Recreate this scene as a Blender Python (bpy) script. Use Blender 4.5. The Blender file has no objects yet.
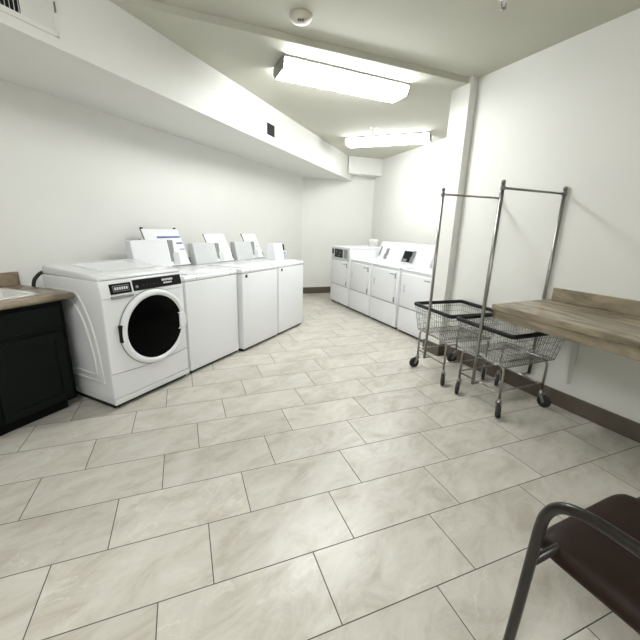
import bpy, bmesh, math, random
from mathutils import Vector, Matrix
random.seed(7)
C = bpy.context.scene.collection
R = math.radians
PI = math.pi

# ------------------------------------------------------------------ materials
def new_mat(name):
    m = bpy.data.materials.new(name); m.use_nodes = True
    nt = m.node_tree; b = nt.nodes['Principled BSDF']
    return m, nt, b

def plain(name, col, rough=.5, metal=0., var=.0, scale=12., bump=0., spec=.5, coat=0.):
    m, nt, b = new_mat(name)
    b.inputs['Base Color'].default_value = (*col, 1)
    b.inputs['Roughness'].default_value = rough
    b.inputs['Metallic'].default_value = metal
    b.inputs['Specular IOR Level'].default_value = spec
    b.inputs['Coat Weight'].default_value = coat
    tc = nt.nodes.new('ShaderNodeTexCoord')
    n = nt.nodes.new('ShaderNodeTexNoise'); n.inputs['Scale'].default_value = scale
    n.inputs['Detail'].default_value = 5
    nt.links.new(tc.outputs['Object'], n.inputs['Vector'])
    r = nt.nodes.new('ShaderNodeValToRGB')
    r.color_ramp.elements[0].position = .3; r.color_ramp.elements[1].position = .7
    r.color_ramp.elements[0].color = (*[c*(1-var) for c in col], 1)
    r.color_ramp.elements[1].color = (*[min(1, c*(1+var*.5)) for c in col], 1)
    nt.links.new(n.outputs['Fac'], r.inputs['Fac'])
    nt.links.new(r.outputs['Color'], b.inputs['Base Color'])
    if bump:
        bp = nt.nodes.new('ShaderNodeBump'); bp.inputs['Strength'].default_value = bump
        bp.inputs['Distance'].default_value = .002
        n2 = nt.nodes.new('ShaderNodeTexNoise'); n2.inputs['Scale'].default_value = scale*14
        nt.links.new(tc.outputs['Object'], n2.inputs['Vector'])
        nt.links.new(n2.outputs['Fac'], bp.inputs['Height'])
        nt.links.new(bp.outputs['Normal'], b.inputs['Normal'])
    return m

def emissive(name, col, s):
    m, nt, b = new_mat(name)
    b.inputs['Base Color'].default_value = (.9, .9, .9, 1)
    b.inputs['Emission Color'].default_value = (*col, 1)
    b.inputs['Emission Strength'].default_value = s
    return m

def laminate(name, dark, light, angle, stretch):
    m, nt, b = new_mat(name)
    b.inputs['Roughness'].default_value = .27
    tc = nt.nodes.new('ShaderNodeTexCoord')
    mp = nt.nodes.new('ShaderNodeMapping'); mp.vector_type = 'TEXTURE'; mp.inputs['Scale'].default_value = stretch
    mp.inputs['Rotation'].default_value = (0, 0, R(angle))
    nt.links.new(tc.outputs['Object'], mp.inputs['Vector'])
    n = nt.nodes.new('ShaderNodeTexNoise'); n.inputs['Scale'].default_value = 3.2
    n.inputs['Detail'].default_value = 8; n.inputs['Roughness'].default_value = .62
    n.inputs['Distortion'].default_value = 1.1
    nt.links.new(mp.outputs['Vector'], n.inputs['Vector'])
    r = nt.nodes.new('ShaderNodeValToRGB')
    r.color_ramp.elements[0].position = .34; r.color_ramp.elements[0].color = (*dark, 1)
    r.color_ramp.elements[1].position = .64; r.color_ramp.elements[1].color = (*light, 1)
    nt.links.new(n.outputs['Fac'], r.inputs['Fac'])
    nt.links.new(r.outputs['Color'], b.inputs['Base Color'])
    return m

CAM_H = 1.355
TILE_TH = 0.377360995
def floor_mat():
    m, nt, b = new_mat('floor_tiles')
    N = nt.nodes.new; L = nt.links.new
    def math_(op, a, bb=None, c=None):
        n = N('ShaderNodeMath'); n.operation = op
        for i, v in enumerate((a, bb, c)):
            if v is None: continue
            if isinstance(v, (int, float)): n.inputs[i].default_value = v
            else: L(v, n.inputs[i])
        return n.outputs[0]
    TL, TW = .6096, .3048
    ox, oy = -.335863*CAM_H, .500789*CAM_H
    g = N('ShaderNodeNewGeometry')
    mp = N('ShaderNodeMapping'); mp.vector_type = 'TEXTURE'
    mp.inputs['Location'].default_value = (ox, oy, 0)
    mp.inputs['Rotation'].default_value = (0, 0, TILE_TH)
    L(g.outputs['Position'], mp.inputs['Vector'])
    s = N('ShaderNodeSeparateXYZ'); L(mp.outputs['Vector'], s.inputs[0])
    v = math_('DIVIDE', s.outputs['Y'], TW)
    row = math_('FLOOR', v)
    u = math_('DIVIDE', s.outputs['X'], TL)
    u = math_('SUBTRACT', u, math_('MULTIPLY', row, .3262))
    col = math_('FLOOR', u)
    fu = math_('SUBTRACT', u, col); fv = math_('SUBTRACT', v, row)
    du = math_('MULTIPLY', math_('MINIMUM', fu, math_('SUBTRACT', 1, fu)), TL)
    dv = math_('MULTIPLY', math_('MINIMUM', fv, math_('SUBTRACT', 1, fv)), TW)
    d = math_('MINIMUM', du, dv)
    # grout mask 1 in joint
    gm = N('ShaderNodeMapRange'); gm.inputs['From Min'].default_value = .0012
    gm.inputs['From Max'].default_value = .0026; gm.inputs['To Min'].default_value = 1; gm.inputs['To Max'].default_value = 0
    L(d, gm.inputs['Value'])
    cid = N('ShaderNodeCombineXYZ'); L(col, cid.inputs[0]); L(row, cid.inputs[1])
    wn = N('ShaderNodeTexWhiteNoise'); wn.noise_dimensions = '3D'; L(cid.outputs[0], wn.inputs['Vector'])
    sc = N('ShaderNodeVectorMath'); sc.operation = 'SCALE'; sc.inputs['Scale'].default_value = 11.
    L(wn.outputs['Color'], sc.inputs[0])
    ad = N('ShaderNodeVectorMath'); ad.operation = 'ADD'
    L(mp.outputs['Vector'], ad.inputs[0]); L(sc.outputs[0], ad.inputs[1])
    mp2 = N('ShaderNodeMapping'); mp2.vector_type = 'TEXTURE'; mp2.inputs['Rotation'].default_value = (0, 0, R(24)); mp2.inputs['Scale'].default_value = (.95, .5, 1)
    L(ad.outputs[0], mp2.inputs['Vector'])
    n1 = N('ShaderNodeTexNoise'); n1.inputs['Scale'].default_value = 3.6; n1.inputs['Detail'].default_value = 9
    n1.inputs['Roughness'].default_value = .70; n1.inputs['Distortion'].default_value = .6
    L(mp2.outputs[0], n1.inputs['Vector'])
    r1 = N('ShaderNodeValToRGB')
    e = r1.color_ramp.elements
    e[0].position = .3; e[0].color = (.43, .395, .33, 1)
    e[1].position = .72; e[1].color = (.66, .64, .58, 1)
    k = e.new(.5); k.color = (.57, .545, .48, 1)
    L(n1.outputs['Fac'], r1.inputs['Fac'])
    # fine pale veins
    n2 = N('ShaderNodeTexNoise'); n2.inputs['Scale'].default_value = 3.2; n2.inputs['Detail'].default_value = 7; n2.inputs['Distortion'].default_value = 1.8
    L(mp2.outputs[0], n2.inputs['Vector'])
    vein = math_('ABSOLUTE', math_('SUBTRACT', n2.outputs['Fac'], .5))
    vm = N('ShaderNodeMapRange'); vm.inputs['From Min'].default_value = 0; vm.inputs['From Max'].default_value = .018
    vm.inputs['To Min'].default_value = .42; vm.inputs['To Max'].default_value = 0
    L(vein, vm.inputs['Value'])
    n3 = N('ShaderNodeTexNoise'); n3.inputs['Scale'].default_value = 2.4; L(ad.outputs[0], n3.inputs['Vector'])
    vm2 = N('ShaderNodeMapRange'); vm2.inputs['From Min'].default_value = .5; vm2.inputs['From Max'].default_value = .66
    L(n3.outputs['Fac'], vm2.inputs['Value'])
    mx = N('ShaderNodeMix'); mx.data_type = 'RGBA'
    L(math_('MULTIPLY', vm.outputs[0], vm2.outputs[0]), mx.inputs[0])
    L(r1.outputs['Color'], mx.inputs[6]); mx.inputs[7].default_value = (.78, .76, .69, 1)
    # per tile tone
    tone = math_('MULTIPLY_ADD', wn.outputs['Value'], .10, .95)
    sc2 = N('ShaderNodeVectorMath'); sc2.operation = 'SCALE'; L(mx.outputs[2], sc2.inputs[0]); L(tone, sc2.inputs['Scale'])
    mg = N('ShaderNodeMix'); mg.data_type = 'RGBA'; L(gm.outputs[0], mg.inputs[0])
    L(sc2.outputs[0], mg.inputs[6]); mg.inputs[7].default_value = (.05, .043, .034, 1)
    L(mg.outputs[2], b.inputs['Base Color'])
    rr = math_('MULTIPLY_ADD', gm.outputs[0], .45, .25)
    rr = math_('MULTIPLY_ADD', n1.outputs['Fac'], .10, rr)
    L(rr, b.inputs['Roughness'])
    bp = N('ShaderNodeBump'); bp.inputs['Strength'].default_value = .5; bp.inputs['Distance'].default_value = .002
    hh = math_('MULTIPLY_ADD', n1.outputs['Fac'], .12, math_('SUBTRACT', 1, gm.outputs[0]))
    L(hh, bp.inputs['Height']); L(bp.outputs['Normal'], b.inputs['Normal'])
    return m

M = {
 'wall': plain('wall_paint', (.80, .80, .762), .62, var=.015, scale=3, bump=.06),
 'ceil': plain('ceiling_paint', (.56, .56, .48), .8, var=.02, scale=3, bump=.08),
 'floor': floor_mat(),
 'base': plain('baseboard_vinyl', (.118, .098, .076), .45, var=.15, scale=9),
 'enamel': plain('white_enamel', (.83, .84, .86), .22, var=.01, scale=2, coat=.2),
 'enamel_side': plain('painted_steel', (.70, .71, .70), .3, var=.03, scale=2),
 'plastic': plain('white_plastic', (.80, .81, .83), .35, var=.01),
 'lgrey': plain('light_grey_steel', (.60, .615, .62), .4, var=.03),
 'grey': plain('grey_plastic', (.26, .26, .26), .4, var=.05),
 'black': plain('black_plastic', (.004, .004, .0045), .3, var=.1, spec=.2),
 'gloss': plain('black_glass', (.001, .001, .0012), .25, var=.1, spec=.05),
 'gap': plain('dark_gap', (.02, .02, .02), .7, var=.1),
 'blue': plain('blue_print', (.02, .03, .30), .5, var=.1),
 'print': plain('white_print', (.7, .72, .74), .5, var=.05),
 'chrome': plain('chrome_wire', (.40, .40, .385), .25, 1., var=.05, scale=30),
 'steel': plain('nickel_tube', (.34, .33, .31), .28, 1., var=.08, scale=20),
 'vinyl': plain('black_vinyl', (.008, .008, .008), .5, var=.1, spec=.3),
 'rubber': plain('caster_rubber', (.018, .018, .018), .55, var=.2),
 'cab': plain('charcoal_paint', (.0045, .0066, .0060), .45, var=.12, scale=8, spec=.14),
 'sink': plain('white_sink', (.84, .83, .80), .18, var=.01, coat=.3),
 'lam_l': laminate('laminate_left', (.15, .11, .07), (.40, .33, .235), 5, (1.3, .5, .5)),
 'lam_r': laminate('laminate_right', (.155, .124, .082), (.42, .355, .255), -66, (1.5, .38, .38)),
 'bronze': plain('dark_bronze_paint', (.011, .0075, .0055), .3, .0, var=.15, scale=20),
 'seat': plain('brown_vinyl', (.020, .0095, .006), .5, var=.1, scale=30, bump=.15, spec=.2),
 'lamp1': emissive('fluorescent_diffuser', (.98, .995, 1.), 13.),
 'lamp2': emissive('dim_fluorescent_diffuser', (.98, .995, 1.), 8.5),
 'fill_lamp': emissive('fill_light_diffuser', (.98, .995, 1.), 17.),  # emission of the added fill fixture
 'housing': plain('lamp_housing', (.22, .22, .20), .4, var=.05),
 'offwhite': plain('offwhite_plastic', (.62, .60, .50), .5, var=.04),
 'whitem': plain('white_metal', (.82, .82, .78), .4, var=.02),
 'dark': plain('duct_dark', (.006, .006, .006), .8, var=.1),
 'keeper': plain('silver_bracket', (.30, .31, .32), .35, .6, var=.05),
 'hose': plain('black_hose', (.01, .01, .01), .4, var=.1),
}

# ------------------------------------------------------------------ mesh helpers
class MB:
    def __init__(s): s.bm = bmesh.new()
    def _merge(s, b, mtx=None):
        if mtx is not None: bmesh.ops.transform(b, matrix=mtx, verts=b.verts)
        me = bpy.data.meshes.new('tmp'); b.to_mesh(me); b.free()
        s.bm.from_mesh(me); bpy.data.meshes.remove(me)
        return s
    def box(s, x0, x1, y0, y1, z0, z1, bev=0., seg=2, mtx=None):
        b = bmesh.new(); bmesh.ops.create_cube(b, size=1)
        for v in b.verts:
            v.co = Vector(((x0+x1)/2+v.co.x*(x1-x0), (y0+y1)/2+v.co.y*(y1-y0), (z0+z1)/2+v.co.z*(z1-z0)))
        if bev: bmesh.ops.bevel(b, geom=b.edges[:], offset=bev, segments=seg, affect='EDGES', profile=.5)
        return s._merge(b, mtx)
    def prism(s, pts, a, b_, axis='z', bev=0., seg=2, mtx=None):
        """polygon pts extruded from a to b_ along axis; pts are the other two coordinates in order"""
        b = bmesh.new()
        def mk(p, h):
            if axis == 'z': return (p[0], p[1], h)
            if axis == 'x': return (h, p[0], p[1])
            return (p[0], h, p[1])
        lo = [b.verts.new(mk(p, a)) for p in pts]; hi = [b.verts.new(mk(p, b_)) for p in pts]
        b.faces.new(lo); b.faces.new(hi[::-1]); n = len(pts)
        for i in range(n): b.faces.new((lo[i], hi[i], hi[(i+1) % n], lo[(i+1) % n]))
        bmesh.ops.recalc_face_normals(b, faces=b.faces[:])
        if bev: bmesh.ops.bevel(b, geom=b.edges[:], offset=bev, segments=seg, affect='EDGES', profile=.5)
        return s._merge(b, mtx)
    def tube(s, pts, r, n=10, closed=False, cap=True, flat=1.):
        pts = [Vector(p) for p in pts]; b = bmesh.new(); rings = []
        N = len(pts); up = None
        for i, p in enumerate(pts):
            if closed: t = (pts[(i+1) % N]-pts[i-1])
            else: t = (pts[min(i+1, N-1)]-pts[max(i-1, 0)])
            t.normalize()
            if up is None:
                up = Vector((0, 0, 1)) if abs(t.z) < .9 else Vector((1, 0, 0))
            x = up.cross(t)
            if x.length < 1e-4: x = Vector((1, 0, 0)).cross(t)
            x.normalize(); y = t.cross(x); up = y
            rr = r[i] if isinstance(r, (list, tuple)) else r
            rings.append([b.verts.new(p+x*math.cos(2*PI*k/n)*rr+y*math.sin(2*PI*k/n)*rr*flat) for k in range(n)])
        M_ = N if closed else N-1
        for i in range(M_):
            A, B = rings[i], rings[(i+1) % N]
            for k in range(n): b.faces.new((A[k], A[(k+1) % n], B[(k+1) % n], B[k]))
        if cap and not closed: b.faces.new(rings[0][::-1]); b.faces.new(rings[-1])
        for f in b.faces: f.smooth = True
        return s._merge(b)
    def lathe(s, prof, n=32, axis='z', mtx=None, smooth=True):
        """prof: list of (radius, height)"""
        b = bmesh.new(); rings = []
        for r, h in prof:
            if r < 1e-6: rings.append([b.verts.new((0, 0, h))])
            else: rings.append([b.verts.new((r*math.cos(2*PI*k/n), r*math.sin(2*PI*k/n), h)) for k in range(n)])
        for A, B in zip(rings, rings[1:]):
            if len(A) == 1 and len(B) == 1: continue
            for k in range(n):
                a0, a1 = A[k % len(A)], A[(k+1) % len(A)]; b0, b1 = B[k % len(B)], B[(k+1) % len(B)]
                vs = [a0, a1, b1, b0]; u = []
                for v in vs:
                    if v not in u: u.append(v)
                if len(u) > 2: b.faces.new(u)
        bmesh.ops.recalc_face_normals(b, faces=b.faces[:])
        for f in b.faces: f.smooth = smooth
        mt = {'z': Matrix.Identity(4), 'y': Matrix.Rotation(R(90), 4, 'X'), 'x': Matrix.Rotation(R(90), 4, 'Y')}[axis]
        if mtx is not None: mt = mtx @ mt
        return s._merge(b, mt)
    def build(s, name, mat, parent=None, smooth=False):
        me = bpy.data.meshes.new(name); s.bm.to_mesh(me); s.bm.free()
        me.materials.append(mat if not isinstance(mat, str) else M[mat])
        o = bpy.data.objects.new(name, me); C.objects.link(o)
        if parent is not None: o.parent = parent
        if smooth:
            for p in me.polygons: p.use_smooth = True
            try: me.set_sharp_from_angle(angle=R(35))
            except Exception: pass
        return o

def tag(o, label=None, cat=None, group=None, kind=None):
    if label: o['label'] = label
    if cat: o['category'] = cat
    if group: o['group'] = group
    if kind: o['kind'] = kind
    return o

def thing(name, label, cat, loc, rz=0., group=None):
    o = bpy.data.objects.new(name, None); C.objects.link(o)
    o.empty_display_size = .1
    o.location = loc; o.rotation_euler = (0, 0, rz)
    return tag(o, label, cat, group)

def copy_tree(o, parent=None):
    c = o.copy(); C.objects.link(c)
    if parent is not None: c.parent = parent
    for ch in list(o.children): copy_tree(ch, c)
    return c

def struct(name, mb, mat):
    return tag(mb.build(name, mat), kind='structure')

def dirv(deg): return Vector((math.cos(R(deg)), math.sin(R(deg))))
def line_x(n1, d1, n2, d2):
    det = n1.x*n2.y-n1.y*n2.x
    return Vector(((d1*n2.y-d2*n1.y)/det, (n1.x*d2-n2.x*d1)/det))
def arc(c, r, a0, a1, n, plane='xz', k=0.):
    out = []
    for i in range(n+1):
        a = R(a0+(a1-a0)*i/n)
        p, q = c[0]+r*math.cos(a), c[1]+r*math.sin(a)
        out.append({'xz': (p, k, q), 'yz': (k, p, q), 'xy': (p, q, k)}[plane])
    return out

# ------------------------------------------------------------------ room geometry
Z_NEAR, Z_FAR, Z_SOF = 2.74, 2.69, 2.283
nL = dirv(157.6); dL = 3.12                # left wall
nB = dirv(110.); dB = 6.88                 # far wall
nE = dirv(20.); dE = 3.62                  # recess wall behind the dryers
nR = dirv(26.2); dR = 2.90                 # right wall
nN = dirv(112.3); dN = -1.35               # wall behind the photographer
P_LB = line_x(nL, dL, nB, dB); P_BE = line_x(nB, dB, nE, dE)
P_LN = line_x(nL, dL, nN, dN); P_RN = line_x(nR, dR, nN, dN)
uR = dirv(-63.8)
C1 = Vector((1.331, 3.667)); C2 = C1-uR*.235
C1o = C1+nR*1.6; C2o = C2+nR*1.6
P_RC = line_x(nR, dR, Vector((uR.x, uR.y)), C1.dot(uR))   # where pillar front meets right wall
P_EC = C2+nR*((dE-C2.dot(nE))/nR.dot(nE))                  # where pillar back meets recess wall

def wall(name, A, B, out, z0=-.05, z1=2.95, t=.12, ext=.15):
    d = (B-A).normalized(); A2 = A-d*ext; B2 = B+d*ext
    mb = MB(); mb.prism([A2, B2, B2+out*t, A2+out*t], z0, z1)
    return struct(name, mb, 'wall')
wall('wall_left', P_LN, P_LB, nL)
wall('wall_back', P_LB, P_BE, nB)
wall('wall_recess', P_BE, P_EC, nE)
wall('wall_right', P_RC, P_RN, nR, ext=0.)
wall('wall_near', P_RN, P_LN, -nN)
mb = MB(); mb.prism([C1, C1o, C2o, C2], -.05, 2.95); struct('wall_pillar', mb, 'wall')

foot = [P_LN, P_LB, P_BE, P_EC, C2, C1, P_RC, P_RN]
mb = MB(); mb.prism([p+(p-Vector((0, 2.8))).normalized()*.2 for p in (P_LN, P_LB, P_BE, Vector((3.4, 3.4)), P_RN)], -.12, 0.)
struct('floor', mb, 'floor')
# ceilings : near one higher, far one 5 cm lower, the step between them faces the camera
nS = dirv(112.3); dS = 2.92
SL = line_x(nL, dL+.1, nS, dS); SR = line_x(dirv(26.2), 4.2, nS, dS)
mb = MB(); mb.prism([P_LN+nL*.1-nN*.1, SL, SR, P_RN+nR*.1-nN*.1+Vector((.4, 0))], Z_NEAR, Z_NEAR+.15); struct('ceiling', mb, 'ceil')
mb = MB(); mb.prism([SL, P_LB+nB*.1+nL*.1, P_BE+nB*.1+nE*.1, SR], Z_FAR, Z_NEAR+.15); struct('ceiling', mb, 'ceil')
# soffit along the left wall
dSof = 2.33
nSo = dirv(158.4); uSo = dirv(68.4); pSo = nL*2.33+dirv(67.6)*6.5; dSo = pSo.dot(nSo)
A = line_x(nSo, dSo, nN, dN-.05); B = line_x(nSo, dSo, nB, dB+.05)
mb = MB(); mb.prism([A, B, P_LB+nB*.05+nL*.05, P_LN+nL*.05-nN*.05], Z_SOF, Z_NEAR+.05); struct('trim_1', mb, 'wall')
# bulkhead on the far wall
a = line_x(nSo, dSo-.02, nB, 6.60); b = line_x(nE, dE, nB, 6.60)
mb = MB(); mb.prism([a, b, P_BE+nB*.05, line_x(nSo, dSo-.02, nB, dB+.05)], 2.385, Z_FAR+.05); struct('trim_2', mb, 'wall')
# baseboards
def baseboard(name, A, B, inn, h=.13, t=.012):
    mb = MB(); mb.prism([A, B, B+inn*t, A+inn*t], 0, h); return struct(name, mb, 'base')
baseboard('baseboard_right', P_RC, P_RN, -nR)
baseboard('baseboard_back', P_LB, P_BE, -nB)
baseboard('baseboard_left', P_LN, P_LB, -nL)
baseboard('baseboard_recess', P_BE, P_EC, -nE)
mb = MB(); mb.prism([C1-nR*.012+uR*.012, C1+nR*.1+uR*.012, C1+nR*.1, C1, C2, C2-nR*.012], 0, .13); struct('baseboard_pillar', mb, 'base')

# ------------------------------------------------------------------ ceiling fixtures
def fixture(name, label, ctr, rz, ln=1.24, wd=.28, zc=None, lm='lamp1'):
    t = thing(name, label, 'ceiling light', (ctr[0], ctr[1], (zc or Z_FAR)-.101), rz, 'fluorescent ceiling fixtures')
    h = ln/2; w = wd/2
    mb = MB(); mb.box(-h, h, -w, w, .082, .1)
    mb.build('housing', 'housing', t)
    for sx in (-1, 1):
        mb = MB(); mb.prism([(-w, .082), (-w, .045), (-w+.03, .003), (w-.03, .003), (w, .045), (w, .082)], sx*h-.006, sx*h+.006, 'x')
        mb.build('end_cap', 'housing', t)
    mb = MB(); mb.prism([(-w+.002, .080), (-w+.002, .046), (-w+.032, .0), (w-.032, .0), (w-.002, .046), (w-.002, .080)], -h+.008, h-.008, 'x', bev=.006)
    mb.build('diffuser', lm, t)
    return t
fixture('fluorescent_light', 'large wraparound fluorescent ceiling light near the ceiling step, the nearer one', (.157, 3.60), R(24.3))
fixture('fluorescent_light', 'unseen fill light added behind the viewer to brighten the near part of the room', (-.6, -.5), R(24.3), zc=Z_NEAR, lm='fill_lamp')  # unseen fixture, added to fill the dark near floor with light
fixture('fluorescent_light', 'smaller looking fluorescent ceiling light further back above the dryers', (.925, 5.70), R(-22), lm='lamp2')

def smoke(loc):
    t = thing('smoke_detector', 'round off white smoke detector on the grey near ceiling', 'smoke detector', loc)
    mb = MB(); mb.lathe([(0, 0), (.078, 0), (.078, -.012), (.066, -.03), (.04, -.044), (.02, -.05), (0, -.05)], 32)
    mb.build('housing', 'offwhite', t)
    mb = MB()
    for k in range(3):
        mb = MB(); mb.box(-.016+k*.014, -.008+k*.014, -.045, -.030, -.050, -.038); mb.build('sensor_slot', 'black', t)
smoke((-.19, 2.80, Z_NEAR))

def sprinkler(loc, label, s=1.):
    t = thing('fire_sprinkler', label, 'sprinkler', (loc[0], loc[1], loc[2]+.004), 0)
    mb = MB(); mb.lathe([(0, 0), (.035*s, 0), (.035*s, -.006*s), (.016*s, -.012*s), (0, -.012*s)], 20); mb.build('escutcheon', 'whitem', t)
    mb = MB(); mb.tube([(0, 0, -.01*s), (0, 0, -.032*s)], .010*s, 10); mb.build('stem', 'whitem', t)
    mb = MB()
    for sx in (-1, 1): mb.tube([(sx*.010*s, 0, -.03*s), (sx*.016*s, 0, -.045*s), (sx*.004*s, 0, -.062*s)], .003*s, 6)
    mb.build('yoke', 'grey', t)
    mb = MB(); mb.lathe([(0, -.062*s), (.016*s, -.062*s), (.017*s, -.066*s), (0, -.066*s)], 14); mb.build('deflector', 'grey', t)
sprinkler((.655, 5.24, Z_FAR), 'pendant fire sprinkler on the far ceiling in front of the back light', 1.25)
sprinkler((1.065, 2.55, Z_NEAR), 'fire sprinkler on the near ceiling at the top edge of the photo', 1.)

t = thing('ceiling_vent', 'thin pale ceiling vent behind the further ceiling light', 'vent', (.55, 6.42, Z_FAR), R(20))
mb = MB(); mb.box(-.15, .15, -.075, .075, -.012, 0, bev=.004); mb.build('frame', 'whitem', t)
mb = MB()
for k in range(5): mb.box(-.13, .13, -.058+k*.025, -.044+k*.025, -.016, -.012)
mb.build('slat', 'grey', t)

# soffit registers : local x along the soffit, local -y towards the room
def on_soffit(s, z): p = pSo+uSo*(s-6.5); return (p.x, p.y, z)
t = thing('air_register', 'large white wall register with dark and pale louvers at top left corner', 'air vent', on_soffit(.95, 2.335), R(68.4))
W_, H_ = .575, .30
mb = MB()
mb.box(0, W_, -.010, 0, 0, .028, bev=.003); mb.box(0, W_, -.010, 0, H_-.028, H_, bev=.003)
mb.box(0, .028, -.010, 0, 0, H_, bev=.003); mb.box(W_-.022, W_, -.010, 0, 0, H_, bev=.003)
mb.build('frame', 'whitem', t)
mb = MB(); mb.box(.02, W_-.02, -.0015, -.0005, .02, H_-.02); mb.build('duct_opening', 'dark', t)
mb = MB()
n = 26
for k in range(n):
    x = .032+k*(W_-.06)/(n-1)
    ang = 26 if x < .395 else -58
    mt = Matrix.Translation((x, -.006, 0)) @ Matrix.Rotation(R(ang), 4, 'Z')
    if x < .395: mb.box(-.0012, .0012, -.006, .006, .026, H_-.026, mtx=Matrix.Translation((x, -.0075, 0)) @ Matrix.Rotation(R(-27), 4, 'Z'))
    else: mb.box(-.0012, .0012, -.012, .012, .026, H_-.026, mtx=Matrix.Translation((x, -.0075, 0)) @ Matrix.Rotation(R(60), 4, 'Z'))
mb.build('louver', 'whitem', t)
mb = MB(); mb.box(.561, .566, -.022, -.009, .115, .165, bev=.002); mb.build('damper_lever', 'grey', t)

t = thing('air_register', 'small square vent with a dark opening on the soffit face near the first light', 'air vent', on_soffit(3.77, 2.358), R(68.4))
mb = MB(); mb.box(0, .42, -.006, 0, 0, .145, bev=.003); mb.build('frame', 'wall', t)
mb = MB(); mb.box(.02, .19, -.010, -.0055, .012, .135); mb.build('duct_opening', 'dark', t)
mb = MB()
for k in range(8): mb.box(.235+k*.021, .248+k*.021, -.010, -.005, .02, .125)
mb.build('louver', 'whitem', t)

# ------------------------------------------------------------------ front load washer
E0 = Vector((-1.485, 2.29)); RW = R(64.2); uW = dirv(64.2); nW = dirv(154.2)
def row_loc(s, n=0.): p = E0+uW*s+nW*n; return (p.x, p.y, 0)
t = thing('front_load_washer', 'large white front loading washer with round black glass door beside the dark cabinet', 'washing machine', row_loc(0), RW)
WID, DEP = .705, .69
mb = MB()
mb.prism([(.0, .085), (.0, .845), (.022, .958), (.69, .958), (.69, .085)], 0, WID, 'x', bev=.010, seg=3)
body = mb.build('cabinet', 'enamel', t, smooth=True)
# embossed side panel on the near end (x = 0 side)
mb = MB()
def emboss(y0, y1, z0, z1, rad, r):
    pts = [(0, y0, z0)]
    pts += [(0, y0, z0+.02)]
    pts = [(0, y1, z0)] + [(0, y0+.03, z0)] + [(0, y0+.008, z0+.012)] + [(0, y0, z0+.04)]
    pts += [(0, y0+.015, z0+(z1-z0)*.35), (0, y0+.05, z0+(z1-z0)*.62), (0, y0+.10, z0+(z1-z0)*.82), (0, y0+.17, z1-.02), (0, y0+.25, z1), (0, y1, z1)]
    return pts
def smooth_path(pts, n=6):
    out = []
    P = [Vector(p) for p in pts]
    for i in range(len(P)-1):
        p0, p1, p2, p3 = P[max(i-1, 0)], P[i], P[i+1], P[min(i+2, len(P)-1)]
        for k in range(n):
            u = k/n
            out.append(.5*((2*p1)+(p2-p0)*u+(2*p0-5*p1+4*p2-p3)*u*u+(3*p1-p0-3*p2+p3)*u**3))
    out.append(P[-1]); return out
for y0, z0, z1 in ((.10, .20, .86), (.17, .25, .80)):
    mb = MB(); mb.tube(smooth_path(emboss(y0, .64, z0, z1, 0, 0)), .011, 10); mb.build('side_embossing', 'enamel_side', t)
mb = MB(); mb.box(.0005, WID-.0005, .012, .68, .042, .084, bev=.004); mb.build('plinth', 'enamel_side', t)
mb = MB(); mb.box(.012, WID-.012, .035, .67, .006, .043); mb.build('gap_shade_strip', 'black', t)  # black strip painting the shade in the gap under the washer
mb = MB()
for x, y in ((.05, .06), (.655, .06), (.05, .64), (.655, .64)):
    mb = MB(); mb.lathe([(0, 0), (.022, 0), (.022, .014), (0, .014)], 12, mtx=Matrix.Translation((x, y, 0))); mb.build('foot', 'black', t)
mb = MB(); mb.prism([(.018, .964), (.03, .985), (.14, .998), (.42, 1.012), (.64, 1.030), (.685, 1.016), (.69, .962), (.03, .958)], .006, WID-.006, 'x', bev=.008, seg=3)
mb.build('top_cover', 'enamel', t, smooth=True)
mb = MB(); mb.box(.13, .60, .16, .60, 1.000, 1.0035, mtx=Matrix.Translation((0, 0, .0)) ); mb.bm.clear()
mb.prism([(.16, 1.001), (.19, 1.006), (.56, 1.0265), (.58, 1.024), (.56, 1.0), (.2, .99)], .14, .58, 'x', bev=.002); mb.build('lid_panel', 'plastic', t)
# lower panel line and seam
mb = MB()
pts = []
for k in range(25):
    x = .004+k*(WID-.008)/24; pts.append((x, -.001, .285-.022*math.sin(PI*k/24)+.0))
mb.tube(pts, .0022, 6); mb.build('panel_seam', 'grey', t)
mb = MB(); mb.tube([(.004, -.001, .835), (WID-.004, -.001, .835)], .0013, 6); mb.build('panel_seam', 'grey', t)
mb = MB(); mb.box(.0, WID, -.004, .012, .040, .082, bev=.003); mb.build('kick_panel', 'enamel_side', t)
# control fascia : follows the slope from (0,.845) to (.022,.958)
sl = math.atan2(.022, .113)
fas = Matrix.Translation((0, -.0005, .845)) @ Matrix.Rotation(-sl, 4, 'X')
mb = MB(); mb.box(.070, .232, -.006, .004, .014, .088, bev=.004, mtx=fas); p = mb.build('dispenser_badge', 'black', t)
mb = MB(); mb.box(.090, .212, -.0075, -.005, .030, .073, bev=.001, mtx=fas); mb.bm.verts.ensure_lookup_table()
mb.build('badge_frame', 'grey', p)
mb = MB(); mb.box(.094, .208, -.0085, -.007, .034, .069, mtx=fas); q = mb.build('badge_field', 'black', p)
mb = MB()
for k in range(6): mb.box(.100+k*.0175, .112+k*.0175, -.0098, -.0083, .042, .062, mtx=fas)
mb.build('lettering', 'print', p)
mb = MB(); mb.box(.248, .690, -.006, .004, .016, .098, bev=.004, mtx=fas); p = mb.build('control_panel', 'black', t)
mb = MB()
x = .50
for w in (.020, .013, .013, .013, .016, .013): mb.box(x, x+w, -.0078, -.0055, .062, .078, mtx=fas); x += w+.003
x = .51
for w in (.016, .018, .014, .008, .012): mb.box(x, x+w, -.0078, -.0055, .040, .052, mtx=fas); x += w+.003
mb.build('lettering', 'print', p)
mb = MB()
mb.lathe([(.004, 0), (.011, .0), (.011, .002), (.0, .002)], 14, axis='y', mtx=fas @ Matrix.Translation((.275, -.006, .045)))
mb.build('start_button', 'grey', p)
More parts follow.
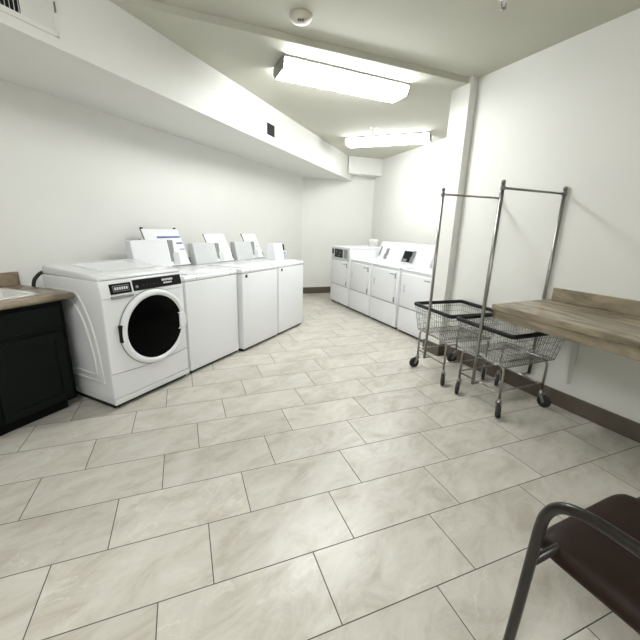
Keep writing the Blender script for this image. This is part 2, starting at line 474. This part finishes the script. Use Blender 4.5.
for k in range(5):
    mb = MB(); mb.box(.33+k*.03, .334+k*.03, -.0078, -.0055, .048, .051, mtx=fas); mb.build('indicator', 'grey', p)
mb = MB(); mb.box(.066, .235, -.016, .006, .828, .848, bev=.008, seg=3); mb.build('dispenser_handle', 'grey', t)
# round door
dc = Vector((.392, 0, .560))
mt = Matrix.Translation((dc.x, .0, dc.z))
mb = MB(); mb.lathe([(.300, -.002), (.303, .004), (.300, .006), (.28, .006)], 72, axis='y', mtx=mt)
mb.build('door_seal_line', 'grey', t)
mb = MB(); mb.lathe([(.296, .0), (.296, .018), (.288, .030), (.272, .035), (.254, .030), (.250, .022), (.250, .006)], 72, axis='y', mtx=mt)
door = mb.build('door', 'enamel', t)
mb = MB(); mb.lathe([(.250, .022), (.20, .030), (.14, .033), (.07, .037), (0, .038)], 72, axis='y', mtx=mt)
mb.build('door_glass', 'gloss', door)
mb = MB()
mb.prism([(.205, -.070), (.262, -.070), (.285, -.035), (.290, .0), (.285, .035), (.262, .070), (.205, .070), (.222, .058), (.222, -.058)], -.040, -.016, 'y', bev=.003, mtx=mt)
mb.build('door_handle', 'enamel', door)
mb = MB(); mb.box(dc.x-.304, dc.x-.278, -.026, -.002, dc.z-.055, dc.z+.075, bev=.004); mb.build('hinge', 'black', door)

# black supply hose behind it
mb = MB(); mb.tube(smooth_path([(-2.075, 2.70, .94), (-2.145, 2.668, .962), (-2.168, 2.615, .929), (-2.180, 2.590, .87), (-2.187, 2.586, .7), (-2.187, 2.60, .35), (-2.18, 2.62, .014)]), .013, 10)
tag(mb.build('drain_hose', 'hose'), 'black hose curving down behind the front loading washer', 'hose')

# ------------------------------------------------------------------ top load washers
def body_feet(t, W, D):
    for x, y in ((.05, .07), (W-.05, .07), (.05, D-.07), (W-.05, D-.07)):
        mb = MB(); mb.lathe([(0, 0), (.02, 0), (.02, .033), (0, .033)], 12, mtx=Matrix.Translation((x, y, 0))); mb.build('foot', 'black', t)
    mb = MB(); mb.box(.01, W-.01, .028, D-.06, .006, .0335); mb.build('gap_shade_strip', 'black', t)  # black strip stands in for the floor shadow below the machine

def top_washer(s, nof, label, style, lock, W=.675, D=.70):
    t = thing('top_load_washer', label, 'washing machine', row_loc(s, nof), RW, 'top loading washers along the left wall')
    mb = MB(); mb.box(0, W, 0, D-.04, .032, .862, bev=.008, seg=3); mb.build('cabinet', 'enamel', t, smooth=True)
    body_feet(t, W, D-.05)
    mb = MB(); mb.prism([(-.003, .866), (-.004, .893), (.012, .911), (D-.02, .915), (D-.02, .866)], -.002, W+.002, 'x', bev=.006, seg=3)
    mb.build('deck', 'enamel', t, smooth=True)
    mb = MB(); mb.box(.002, W-.002, .004, D-.05, .8600, .8670); mb.build('deck_seam', 'grey', t)
    mb = MB(); mb.box(.07, W-.07, .045, .46, .911, .922, bev=.005, seg=3); lid = mb.build('lid', 'enamel', t, smooth=True)
    mb = MB(); mb.box(.03, .20, .475, .50, .9125, .9175); mb.build('lid_hinge_slot', 'grey', t)
    for x in (.13, W-.10):
        mb = MB(); mb.lathe([(0, 0), (.006, 0), (.005, .003), (0, .003)], 10, axis='y', mtx=Matrix.Translation((x, -.0035, .885))); mb.build('screw', 'grey', t)
    if lock:
        mb = MB(); mb.box(.055, .085, -.006, .002, .818, .850, bev=.003); mb.build('lid_lock', 'black', t)
    # console : a back housing, the slanted instruction plate and the coin meter case
    z0, ztop = .914, 1.295 if style == 'blue' else 1.245
    y0, y1 = D-.08, D+.10 if style == 'blue' else D+.09
    mb = MB(); mb.prism([(y0+.03, z0), (y1-.02, ztop-.10), (y1+.02, ztop-.10), (y1+.02, z0-.05), (y0+.03, z0-.05)], .20, W-.04, 'x', bev=.006)
    con = mb.build('console', 'enamel', t)
    # slanted plate between points (y0,z0) and (y1,ztop)
    an = math.atan2(y1-y0, ztop-z0); ln = math.hypot(y1-y0, ztop-z0)
    fr = Matrix.Translation((0, y0, z0)) @ Matrix.Rotation(-an, 4, 'X')
    xa, xb = (.22, W-.0) if style == 'blue' else (.285, W-.035)
    mb = MB(); mb.box(xa, xb, .000, .014, .004, ln, bev=.004, mtx=fr); edge = mb.build('plate_edge', 'grey', t)
    mb = MB(); mb.box(xa+.004, xb-.008, -.004, .003, .012, ln-.006, bev=.002, mtx=fr); pl_ = mb.build('instruction_plate', 'plastic', t)
    if style == 'blue':
        mb = MB(); mb.box(xa+.15, xb-.022, -.0055, -.003, ln-.105, ln-.088, mtx=fr); 
        mb.box(xb-.10, xb-.022, -.0055, -.003, ln-.175, ln-.160, mtx=fr)
        mb.box(xb-.085, xb-.02, -.0055, -.003, ln-.240, ln-.233, mtx=fr)
        mb.build('blue_lettering', 'blue', pl_)
        mb = MB(); mb.box(xa, xa+.03, -.006, .01, ln-.004, ln+.012, bev=.003, mtx=fr); mb.build('corner_clip', 'black', pl_); mb = MB(); mb.box(xb-.06, xb-.03, -.006, .01, ln-.004, ln+.010, bev=.003, mtx=fr)
        mb.build('corner_clip', 'black', pl_)
    else:
        mb = MB(); mb.box(xb-.10, xb-.045, -.0055, -.003, ln*.46, ln*.46+.010, mtx=fr); mb.build('lettering', 'grey', pl_)
    mb = MB(); mb.box(xb-.016, xb-.002, -.006, .004, .03, .09, bev=.002, mtx=fr); mb.build('plate_lock', 'black', pl_)
    # coin meter case, front face leans with the plate
    hz = 1.188 if style == 'blue' else 1.145
    yb = D-.065
    xc = .42 if style == 'blue' else .345
    mb = MB(); mb.prism([(yb-.015, .916), (yb-.012, .935), (yb+.035, hz-.004), (yb+.06, hz), (yb+.10, hz), (yb+.10, .916)], .0, xc, 'x', bev=.005)
    mb.build('coin_meter_case', 'lgrey' if style != 'blue' else 'plastic', t)
    # coin slide block right of the case
    kk = (hz-.916)
    mb = MB(); mb.prism([(yb+.000, .925), (yb+.03, hz-.005), (yb+.08, hz-.005), (yb+.08, .925)], xc+.001, xc+.06, 'x'); cs = mb.build('coin_slide', 'grey', t)
    mb = MB(); mb.prism([(yb-.012, .925), (yb+.008, .925+kk*.47), (yb+.05, .925+kk*.47), (yb+.05, .925)], xc+.035, xc+.115, 'x', bev=.003); mb.build('coin_return', 'lgrey', t)
    return t
top_washer(.745, .016, 'white top loading washer next to the front loader, blue lettering on its raised coin panel', 'blue', False, W=.685)
top_washer(1.462, -.030, 'white top loading washer in the middle of the left row, small black lock on its front', 'b', True, W=.675) if False else None
top_washer(1.458, -.030, 'middle one of the three white top loading washers, standing slightly forward of its neighbours', 'b', True, W=.675)
top_washer(2.165, -.024, 'farthest white top loading washer at the end of the left row', 'b', True, W=.625)

# ------------------------------------------------------------------ dryers
D0 = Vector((.168, 6.544)); RD = R(-65.5); uD = dirv(-65.5); nD = dirv(24.5)
def dloc(s, n=0.): p = D0+uD*s+nD*n; return (p.x, p.y, 0)
def dryer(s, label, kind, W=.665, D=.70, n=.015):
    t = thing('dryer', label, 'dryer', dloc(s, n), RD, 'dryers along the right side')
    top = 1.045 if kind == 'front' else .868
    mb = MB(); mb.box(0, W, 0, D, .030, top-.03, bev=.008, seg=3); mb.build('cabinet', 'enamel', t, smooth=True)
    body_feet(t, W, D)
    mb = MB(); mb.prism([(-.002, top-.028), (-.003, top-.010), (.012, top), (D, top), (D, top-.028)], -.001, W+.001, 'x', bev=.006, seg=3)
    mb.build('top_panel', 'enamel', t, smooth=True)
    dz1 = .806 if kind == 'front' else top-.045
    mb = MB(); mb.box(.006, W-.006, -.001, .004, dz1, dz1+.005); mb.build('seam', 'grey', t); mb = MB(); mb.box(.006, W-.006, -.001, .004, .355, .362); mb.build('seam', 'grey', t)
    mb = MB(); mb.box(.03, W-.055, -.017, .002, .368, dz1-.018, bev=.007, seg=3); d = mb.build('door', 'enamel', t, smooth=True)
    mb = MB(); mb.box(.085, .112, -.024, -.015, .56, .66, bev=.004); mb.build('door_pull', 'lgrey', d)
    for z in (.42, dz1-.075):
        mb = MB(); mb.box(W-.075, W-.052, -.022, -.014, z-.035, z+.035, bev=.003); mb.build('hinge', 'grey', d)
    mb = MB(); mb.box(W-.19, W-.085, -.0195, -.0165, dz1-.062, dz1-.050); mb.build('lettering', 'grey', d)
    mb = MB(); mb.box(.012, W-.012, -.008, .003, .045, .348, bev=.005, seg=3); mb.build('lower_panel', 'enamel', t, smooth=True)
    if kind == 'front':
        mb = MB(); mb.box(.02, W-.02, -.014, .004, .825, 1.020, bev=.010, seg=3); cp = mb.build('control_panel', 'lgrey', t)
        mb = MB(); mb.box(.15, .46, -.020, -.012, .85, .995, bev=.004); dd = mb.build('display', 'black', cp)
        for (x, z, w, h) in ((.21, .95, .03, .008), (.35, .93, .03, .008), (.33, .88, .02, .01)):
            mb = MB(); mb.box(x, x+w, -.0215, -.0195, z, z+h); mb.build('lettering', 'print', dd)
        mb = MB(); mb.box(.05, .11, -.020, -.012, .90, .99, bev=.003); mb.build('coin_slot', 'black', cp)
        mb = MB(); mb.box(.51, .62, -.020, -.012, .85, .995, bev=.003); mb.build('coin_plate', 'grey', cp)
        mb = MB(); mb.box(-.055, -.003, .03, .09, .86, .93, bev=.004); mb.build('coin_receiver', 'grey', t)
    else:
        zt = 1.15
        mb = MB(); mb.prism([(D-.20, top-.002), (D-.10, zt), (D+.02, zt), (D+.02, top-.15), (D+.001, top-.15), (D+.001, top-.002)], .0, W, 'x', bev=.006); con = mb.build('console', 'enamel', t, smooth=True)
        an = math.atan2(.10, zt-top)
        fr = Matrix.Translation((0, D-.20, top)) @ Matrix.Rotation(-an, 4, 'X')
        if kind == 'square':
            mb = MB(); mb.box(.035, .225, -.010, .004, .015, .185, bev=.003, mtx=fr); k = mb.build('coin_plate', 'black', con)
            mb = MB(); mb.box(.06, .15, -.012, -.009, .025, .060, mtx=fr); mb.build('plate_print', 'keeper', k)
        else:
            mb = MB(); mb.box(.045, .075, -.010, .004, .055, .215, bev=.003, mtx=fr); mb.build('coin_plate', 'grey', con)
        mb = MB(); mb.box(.255, .300, -.03, .0, .08, .19, bev=.004, mtx=fr); mb.box(.268, .298, -.05, -.01, .005, .09, bev=.004, mtx=fr); mb.build('coin_slide', 'keeper', con)
    return t
dryer(.005, 'farthest dryer, taller white one with a black display in its front control panel', 'front', W=.69)
dryer(.735, 'white coin dryer second from the far wall, beside the taller dryer with the display', 'slash', W=.650)
dryer(1.415, 'white coin dryer with a black square plate on its console, third from the far wall', 'square') if False else None
dryer(1.410, 'third white dryer from the far wall, just left of the one nearest the pillar', 'square', W=.675)
dryer(2.130, 'nearest white dryer of the row, partly hidden behind the empty laundry cart by the pillar', 'slash', W=.665)

mb = MB(); mb.lathe([(0, 0), (.105, 0), (.105, 1.10), (.10, 1.135), (.08, 1.16), (0, 1.165)], 28, mtx=Matrix.Translation((1.03, 7.18, 0)))
tag(mb.build('vent_duct', 'wall'), 'pale dryer vent duct whose top shows behind the farthest dryer', 'duct')

# small coin box with a dark slot on the last washer
t = thing('coin_box', 'small white coin box with a dark slot, on the farthest top loading washer', 'coin box', (*row_loc(2.455, .205)[:2], .9225), RW)
mb = MB(); mb.prism([(.0, 0), (.04, .215), (.13, .215), (.15, 0)], 0, .215, 'x', bev=.005); mb.build('case', 'enamel', t)
mb = MB(); mb.prism([(.012, .12), (.028, .20), (.05, .20), (.05, .12)], .213, .235, 'x'); mb.build('coin_slot', 'black', t)
mb = MB(); mb.box(.22, .26, -.02, .03, .0, .10, bev=.004); mb.build('coin_return', 'lgrey', t)

# ------------------------------------------------------------------ left sink cabinet
RC = R(67.6)
cx, cy = -1.727, 2.365
t = thing('sink_cabinet', 'charcoal painted base cabinet under the sink counter at the left edge', 'cabinet', (cx, cy, 0), RC)
x0, x1, y0, y1 = -1.52, -.055, .045, .60
mb = MB(); mb.box(x0, x1, y0, y0+.018, .085, .826); mb.box(x0, x1, y1-.012, y1, .085, .826); mb.box(x0, x0+.018, y0, y1, .085, .826); mb.box(x1-.018, x1, y0, y1, .085, .826); mb.box(x0, x1, y0, y1, .085, .10); mb.build('carcass', 'cab', t)
mb = MB(); mb.box(x0, x1-.03, y0+.075, y1, 0, .086); mb.build('toe_kick', 'cab', t)
def panel_door(xa, xb, za, zb, name, th=.018, fr=.058):
    mb = MB()
    yf = y0-th
    mb.box(xa, xa+fr, yf, y0-.001, za, zb, bev=.003); mb.box(xb-fr, xb, yf, y0-.001, za, zb, bev=.003)
    mb.box(xa+fr-.002, xb-fr+.002, yf, y0-.001, zb-fr, zb, bev=.003); mb.box(xa+fr-.002, xb-fr+.002, yf, y0-.001, za, za+fr, bev=.003)
    mb.box(xa+fr-.004, xb-fr+.004, yf+.009, y0-.001, za+fr-.004, zb-fr+.004)
    return mb.build(name, 'cab', t)
for xa, xb in ((-.500, -.085), (-.965, -.520), (-1.43, -.985)):
    panel_door(xa, xb, .105, .615, 'door')
for xa, xb in ((-.500, -.085), (-.965, -.520), (-1.43, -.985)):
    mb = MB(); mb.box(xa, xb, y0-.018, y0-.001, .650, .795, bev=.004); mb.build('drawer_front', 'cab', t)

t = thing('sink_countertop', 'tan laminate countertop with backsplash over the dark cabinet at left', 'countertop', (cx, cy, .828), RC)
yw = dL-Vector((cx, cy)).dot(nL)-.002
SX0, SX1, SY0, SY1 = -.78, -.155, .075, .50
mb = MB()
for (a, b_, c, d) in ((-1.55, SX0+.02, 0, yw), (SX1-.02, 0, 0, yw), (SX0+.02, SX1-.02, 0, SY0+.02), (SX0+.02, SX1-.02, SY1-.02, yw)):
    mb.box(a, b_, c, d, 0, .042)
mb.build('worktop', 'lam_l', t)
mb = MB(); mb.box(-1.55, -.0, yw-.022, yw, .042, .140, bev=.003); mb.build('backsplash', 'lam_l', t)
mb = MB(); mb.tube([(-1.55, .004, .021), (.0, .004, .021)], .0208, 14); mb.build('edge_strip', 'lam_l', t)

t = thing('sink', 'white drop in sink set in the tan counter at the left edge', 'sink', (cx, cy, .870), RC)
mb = MB()
for (a, b_, c, d) in ((SX0, SX1, SY0, SY0+.035), (SX0, SX1, SY1-.035, SY1), (SX0, SX0+.035, SY0, SY1), (SX1-.04, SX1, SY0, SY1)):
    mb.box(a, b_, c, d, .0, .010, bev=.004)
mb.build('rim', 'sink', t)
mb = MB()
a, b_, c, d, q = SX0+.03, SX1-.035, SY0+.03, SY1-.03, .035
mb.prism([(c, .004), (c+.02, -.03), (c+q, -.15), (d-q, -.15), (d-.02, -.03), (d, .004), (d+.004, .004), (d-.016, -.034), (d-q+.003, -.156), (c+q-.003, -.156), (c+.016, -.034), (c-.004, .004)], a, b_, 'x')
mb.box(a-.004, a, c, d, -.15, .004); mb.box(b_, b_+.004, c, d, -.15, .004)
mb.build('basin', 'sink', t)

# ------------------------------------------------------------------ right folding counter
F1 = Vector((1.268, 2.515)); F2 = Vector((1.86, 1.16)); 
B1 = Vector((1.842, 2.782)); B1 = B1+nR*(dR-.003-B1.dot(nR)); 
uF = (Vector((1.632, 1.690))-F1).normalized(); F2 = F1+uF*2.1
B2 = F2+nR*(dR-.003-F2.dot(nR))
t = thing('folding_counter', 'long brown laminate folding counter fixed to the right wall', 'countertop', (B1.x, B1.y, .845))
def rel(p): return (p.x-B1.x, p.y-B1.y)
mb = MB(); mb.prism([rel(F1), rel(F2), rel(B2), rel(B1)], -.042, 0, bev=.004); mb.build('worktop', 'lam_r', t)
ap = .014
def off(p, k): return p+nR*k
e1 = F1+(B1-F1).normalized()*.006
mb = MB(); mb.prism([rel(off(F1, ap)+uF*.010), rel(off(F2, ap)-uF*.01), rel(off(F2, ap+.02)-uF*.01), rel(off(F1, ap+.02)+uF*.010)], -.108, -.0425)
mb.prism([rel(off(F1, ap)+uF*.010), rel(off(F1, ap)+uF*.030), rel(off(B1, -.004)+uF*.03), rel(off(B1, -.004)+uF*.01)], -.108, -.0425)
mb.build('apron', 'lam_r', t)
bs = off(B1, 0)+uR*.035
mb = MB(); mb.prism([rel(bs), rel(B2), rel(off(B2, -.022)), rel(off(bs, -.022))], .0005, .100, bev=.003); mb.build('backsplash', 'lam_r', t)
# wall bracket
wb = Vector((1.985, 2.535)); wb = wb+nR*(dR-.001-wb.dot(nR))
mb = MB(); mb.prism([(0, .738), (-.105, .738), (-.105, .56), (-.055, .225), (0, .225)], -.012, .012, 'y', bev=.002)
o = mb.build('support_bracket', 'lam_r', t)
o.location = (wb.x-B1.x, wb.y-B1.y, -.845); o.rotation_euler = (0, 0, R(26.2))
o.data.materials[0] = M['wall']; o['label'] = 'wall coloured bracket'

# ------------------------------------------------------------------ laundry carts
def rounded_loop(xa, xb, ya, yb, z, r, n=5):
    pts = []
    for (cx_, cy_, a0) in ((xb-r, yb-r, 0), (xa+r, yb-r, 90), (xa+r, ya+r, 180), (xb-r, ya+r, 270)):
        for k in range(n+1):
            a = R(a0+90*k/n); pts.append((cx_+r*math.cos(a), cy_+r*math.sin(a), z))
    return pts
RY, BY, ZR, ZB = .274, .228, .648, .40
def make_cart(loc, rz, label, XP, UP, CO):
    XM = .288; BXM = .255; BXP = XP-.033
    t = thing('laundry_cart', label, 'laundry cart', loc, rz, 'wire laundry carts with hanging rods')
    # two end frames (inverted U with a cross bar) and two long lower rails
    for sx in (-1, 1):
        x = sx*.235; yy = .205; r = .05
        pts = [(x, -yy, .135), (x, -yy, .385-r)] + arc((-yy+r, .395-r), r, 180, 90, 6, 'yz', x) + arc((yy-r, .395-r), r, 90, 0, 6, 'yz', x) + [(x, yy, .135)]
        mb = MB(); mb.tube(pts, .0095, 10)
        mb.tube([(x, -yy, .185), (x, yy, .185)], .008, 8)
        mb.build('end_frame', 'steel', t)
    for sy in (-1, 1):
        mb = MB(); mb.tube([(-.235, sy*.205, .20), (.235, sy*.205, .20)], .0065, 8); mb.build('lower_rail', 'steel', t)
        mb = MB(); mb.tube([(-.235, sy*.12, .392), (.235, sy*.12, .392)], .006, 8); mb.build('basket_rail', 'steel', t)
    # basket
    mb = MB(); w = .0019
    def lerp(a, b, k): return a+(b-a)*k
    for k, ww in ((0., .003), (.2, w), (.42, w), (.66, w), (.86, w)):
        xm = lerp(BXM, XM, k); xp = lerp(BXP, XP, k); y = lerp(BY, RY, k); z = lerp(ZB, ZR, k)
        mb.tube(rounded_loop(-xm, xp, -y, y, z, .03), ww, 5, closed=True)
    nx, ny = 22, 18
    for k in range(nx+1):
        u = k/nx; xb_ = lerp(-BXM+.01, BXP-.01, u); xt_ = lerp(-XM+.015, XP-.015, u)
        for sy in (-1, 1): mb.tube([(xb_, sy*BY, ZB), (xt_, sy*RY, ZR)], w, 4)
        mb.tube([(xb_, -BY, ZB), (xb_, BY, ZB)], w, 4)
    for k in range(ny+1):
        u = -1+2*k/ny
        for xb_, xt_ in ((-BXM, -XM), (BXP, XP)): mb.tube([(xb_, u*(BY-.01), ZB), (xt_, u*(RY-.015), ZR)], w, 4)
        mb.tube([(-BXM, u*(BY-.01), ZB+.003), (BXP, u*(BY-.01), ZB+.003)], w, 4)
    b = mb.build('basket', 'chrome', t)
    mb = MB(); mb.tube(rounded_loop(-XM, XP, -RY, RY, ZR+.004, .028, 6), .0140, 10, closed=True, flat=1.25)
    mb.build('rim_bumper', 'vinyl', t)
    # uprights and rod
    for sx in (-1, 1):
        x = -.303 if sx < 0 else UP
        mb = MB(); mb.tube([(x, 0, .178), (x, 0, 1.685)], .0125, 12)
        mb.tube([(sx*.235, 0, .185), (x, 0, .185)], .008, 8)
        mb.tube([(-BXM if sx < 0 else BXP, 0, ZB+.01), (x, 0, ZB+.01)], .006, 8)
        u = mb.build('upright', 'steel', t)
        mb = MB(); mb.lathe([(0, 1.683), (.0145, 1.683), (.0145, 1.70), (.010, 1.707), (0, 1.708)], 12, mtx=Matrix.Translation((x, 0, 0)))
        mb.lathe([(.014, 1.640), (.0165, 1.642), (.0165, 1.668), (.014, 1.67)], 12, mtx=Matrix.Translation((x, 0, 0)))
        mb.build('end_cap', 'grey', u)
    mb = MB(); mb.tube([(-.303, 0, 1.655), (UP, 0, 1.655)], .0085, 10); mb.build('hanging_rod', 'steel', t)
    # casters
    for (sx, sy), off_ in zip(((-1, 1), (-1, -1), (1, -1), (1, 1)), CO):
        cxx, cyy = sx*.235, sy*.205
        c = bpy.data.objects.new('caster', None); c.empty_display_size = .05; C.objects.link(c); c.parent = t
        c.location = (cxx, cyy, 0); c.rotation_euler = (0, 0, math.atan2(off_[1], off_[0]) + R(0))
        mb = MB()
        mb.lathe([(0, .098), (.016, .098), (.019, .106), (.017, .118), (.012, .122), (.012, .14), (0, .14)], 16)
        for s2 in (-1, 1):
            mb.prism([(-.012, .108), (.022, .108), (.045, .055), (.042, .041), (.026, .041)], s2*.018-.0015, s2*.018+.0015, 'y')
        mb.box(-.014, .020, -.0195, .0195, .104, .109)
        mb.build('caster_fork', 'steel', c)
        mb = MB(); mb.lathe([(.006, -.015), (.032, -.015), (.0485, -.013), (.051, -.008), (.051, .008), (.0485, .013), (.032, .015), (.006, .015)], 28, axis='y', mtx=Matrix.Translation((.034, 0, .051)))
        mb.build('wheel', 'rubber', c)
        mb = MB(); mb.lathe([(0, -.0195), (.008, -.0195), (.010, -.0145), (.022, -.0142), (.022, .0142), (.010, .0145), (.008, .0195), (0, .0195)], 18, axis='y', mtx=Matrix.Translation((.034, 0, .051)))
        mb.build('wheel_hub', 'grey', c)
    return t
make_cart((1.295, 3.21, 0), R(18.7), 'farther wire laundry cart with hanging rod, beside the pillar', .282, .312, ((-.045, 0), (-.03, -.045), (-.03, -.03), (-.035, .012)))
make_cart((1.515, 2.675, 0), R(22.8), 'nearer wire laundry cart with hanging rod, tucked under the brown counter', .322, .343, ((-.04, -.03), (-.038, -.042), (.004, -.04), (-.03, -.02)))

# ------------------------------------------------------------------ arm chair
t = thing('armchair', 'dark brown vinyl armchair with bronze tube arms at the lower right', 'chair', (.62, .79, 0), R(25))
# local: x across (0 near side arm), y forward (front = +y), seat extends to -y
WC = .66
def side(x, name):
    # front leg -> bend -> arm -> back upright
    p = [(x, .045, .0), (x, .042, .30), (x, .040, .52)]
    p += arc((-.055, .595), .097, 0, 90, 8, 'yz', x)[0:] if False else []
    pts = [(x, .006, .0), (x, -.002, .25), (x, -.008, .50), (x, -.010, .565), (x, -.016, .615), (x, -.034, .655), (x, -.064, .680), (x, -.11, .694), (x, -.16, .698), (x, -.25, .698), (x, -.38, .690), (x, -.44, .680)]
    mb = MB(); mb.tube(smooth_path(pts, 5), .0148, 16)
    return mb.build(name, 'bronze', t)
side(0, 'arm_frame'); side(WC, 'arm_frame')
for x in (.0, WC):
    mb = MB(); mb.tube(smooth_path([(x, -.52, 0), (x, -.46, .22), (x, -.43, .44), (x, -.44, .68), (x, -.50, .92)], 5), .015, 14); mb.build('back_leg', 'bronze', t)
mb = MB(); mb.tube([(0, -.008, .447), (WC, -.008, .447)], .012, 12); mb.build('seat_rail', 'bronze', t); mb = MB(); mb.tube([(0, -.43, .42), (WC, -.43, .42)], .012, 12)
mb.build('seat_rail', 'bronze', t)
def cushion(x0, x1, y0, y1, z0, z1, crown, name, rot=None, loc=(0, 0, 0)):
    nx, ny = 14, 14; b = bmesh.new(); top = []; bot = []
    for j in range(ny+1):
        rt, rb = [], []
        for i in range(nx+1):
            u, v = -1+2*i/nx, -1+2*j/ny
            # superellipse outline
            k = 12.0
            m = max(abs(u), abs(v)); s_ = 1.
            if m > 0:
                s_ = m/((abs(u)**k+abs(v)**k)**(1/k))
            uu, vv = u*s_, v*s_
            e = (1-abs(u)**4)*(1-abs(v)**4)
            x = (x0+x1)/2+uu*(x1-x0)/2; y = (y0+y1)/2+vv*(y1-y0)/2
            edge = (m > .999)
            rt.append(b.verts.new((x, y, z1-.018+crown*e+.018*min(1, e*4)))); rb.append(b.verts.new((x, y, z0)))
        top.append(rt); bot.append(rb)
    for j in range(ny):
        for i in range(nx):
            b.faces.new((top[j][i], top[j][i+1], top[j+1][i+1], top[j+1][i])); b.faces.new((bot[j][i], bot[j+1][i], bot[j+1][i+1], bot[j][i+1]))
    def ringidx():
        r = [(0, i) for i in range(nx)]+[(j, nx) for j in range(ny)]+[(ny, i) for i in range(nx, 0, -1)]+[(j, 0) for j in range(ny, 0, -1)]
        return r
    rg = ringidx()
    for k in range(len(rg)):
        (a, c), (d, e) = rg[k], rg[(k+1) % len(rg)]
        b.faces.new((top[d][e], top[a][c], bot[a][c], bot[d][e]))
    bmesh.ops.recalc_face_normals(b, faces=b.faces[:])
    mb = MB(); mb._merge(b, rot); o = mb.build(name, 'seat', t)
    for p in o.data.polygons: p.use_smooth = True
    mod = o.modifiers.new('s', 'SUBSURF'); mod.levels = 1; mod.render_levels = 1
    return o
cushion(.095, WC-.055, -.43, .058, .405, .464, .013, 'seat')
mtb = Matrix.Translation((0, -.445, .62)) @ Matrix.Rotation(R(82), 4, 'X')
cushion(.07, WC-.07, -.06, .34, -.025, .035, .01, 'backrest', rot=mtb)

# ------------------------------------------------------------------ world, camera, view
w = bpy.data.worlds.new('world'); bpy.context.scene.world = w; w.use_nodes = True
w.node_tree.nodes['Background'].inputs[0].default_value = (.9, .95, 1, 1)
w.node_tree.nodes['Background'].inputs[1].default_value = .02

f, p, r = 346.2, .26122378, .02969988
fw = Vector((0, math.cos(p), -math.sin(p))); x = Vector((1, 0, 0)); u = x.cross(fw)
X = math.cos(r)*x+math.sin(r)*u; Y = -math.sin(r)*x+math.cos(r)*u
cam = bpy.data.cameras.new('camera'); co = bpy.data.objects.new('camera', cam); C.objects.link(co)
cam.sensor_width = 36; cam.lens = f/640*36; cam.clip_start = .02
mw = Matrix.Identity(4)
for i in range(3): mw[i][0] = X[i]; mw[i][1] = Y[i]; mw[i][2] = -fw[i]
mw[0][3], mw[1][3], mw[2][3] = 0, 0, CAM_H
co.matrix_world = mw
sc = bpy.context.scene; sc.camera = co
sc.view_settings.view_transform = 'Standard'; sc.view_settings.look = 'None'
sc.view_settings.gamma = 1; sc.view_settings.use_curve_mapping = False
sc.view_settings.exposure = 1.5
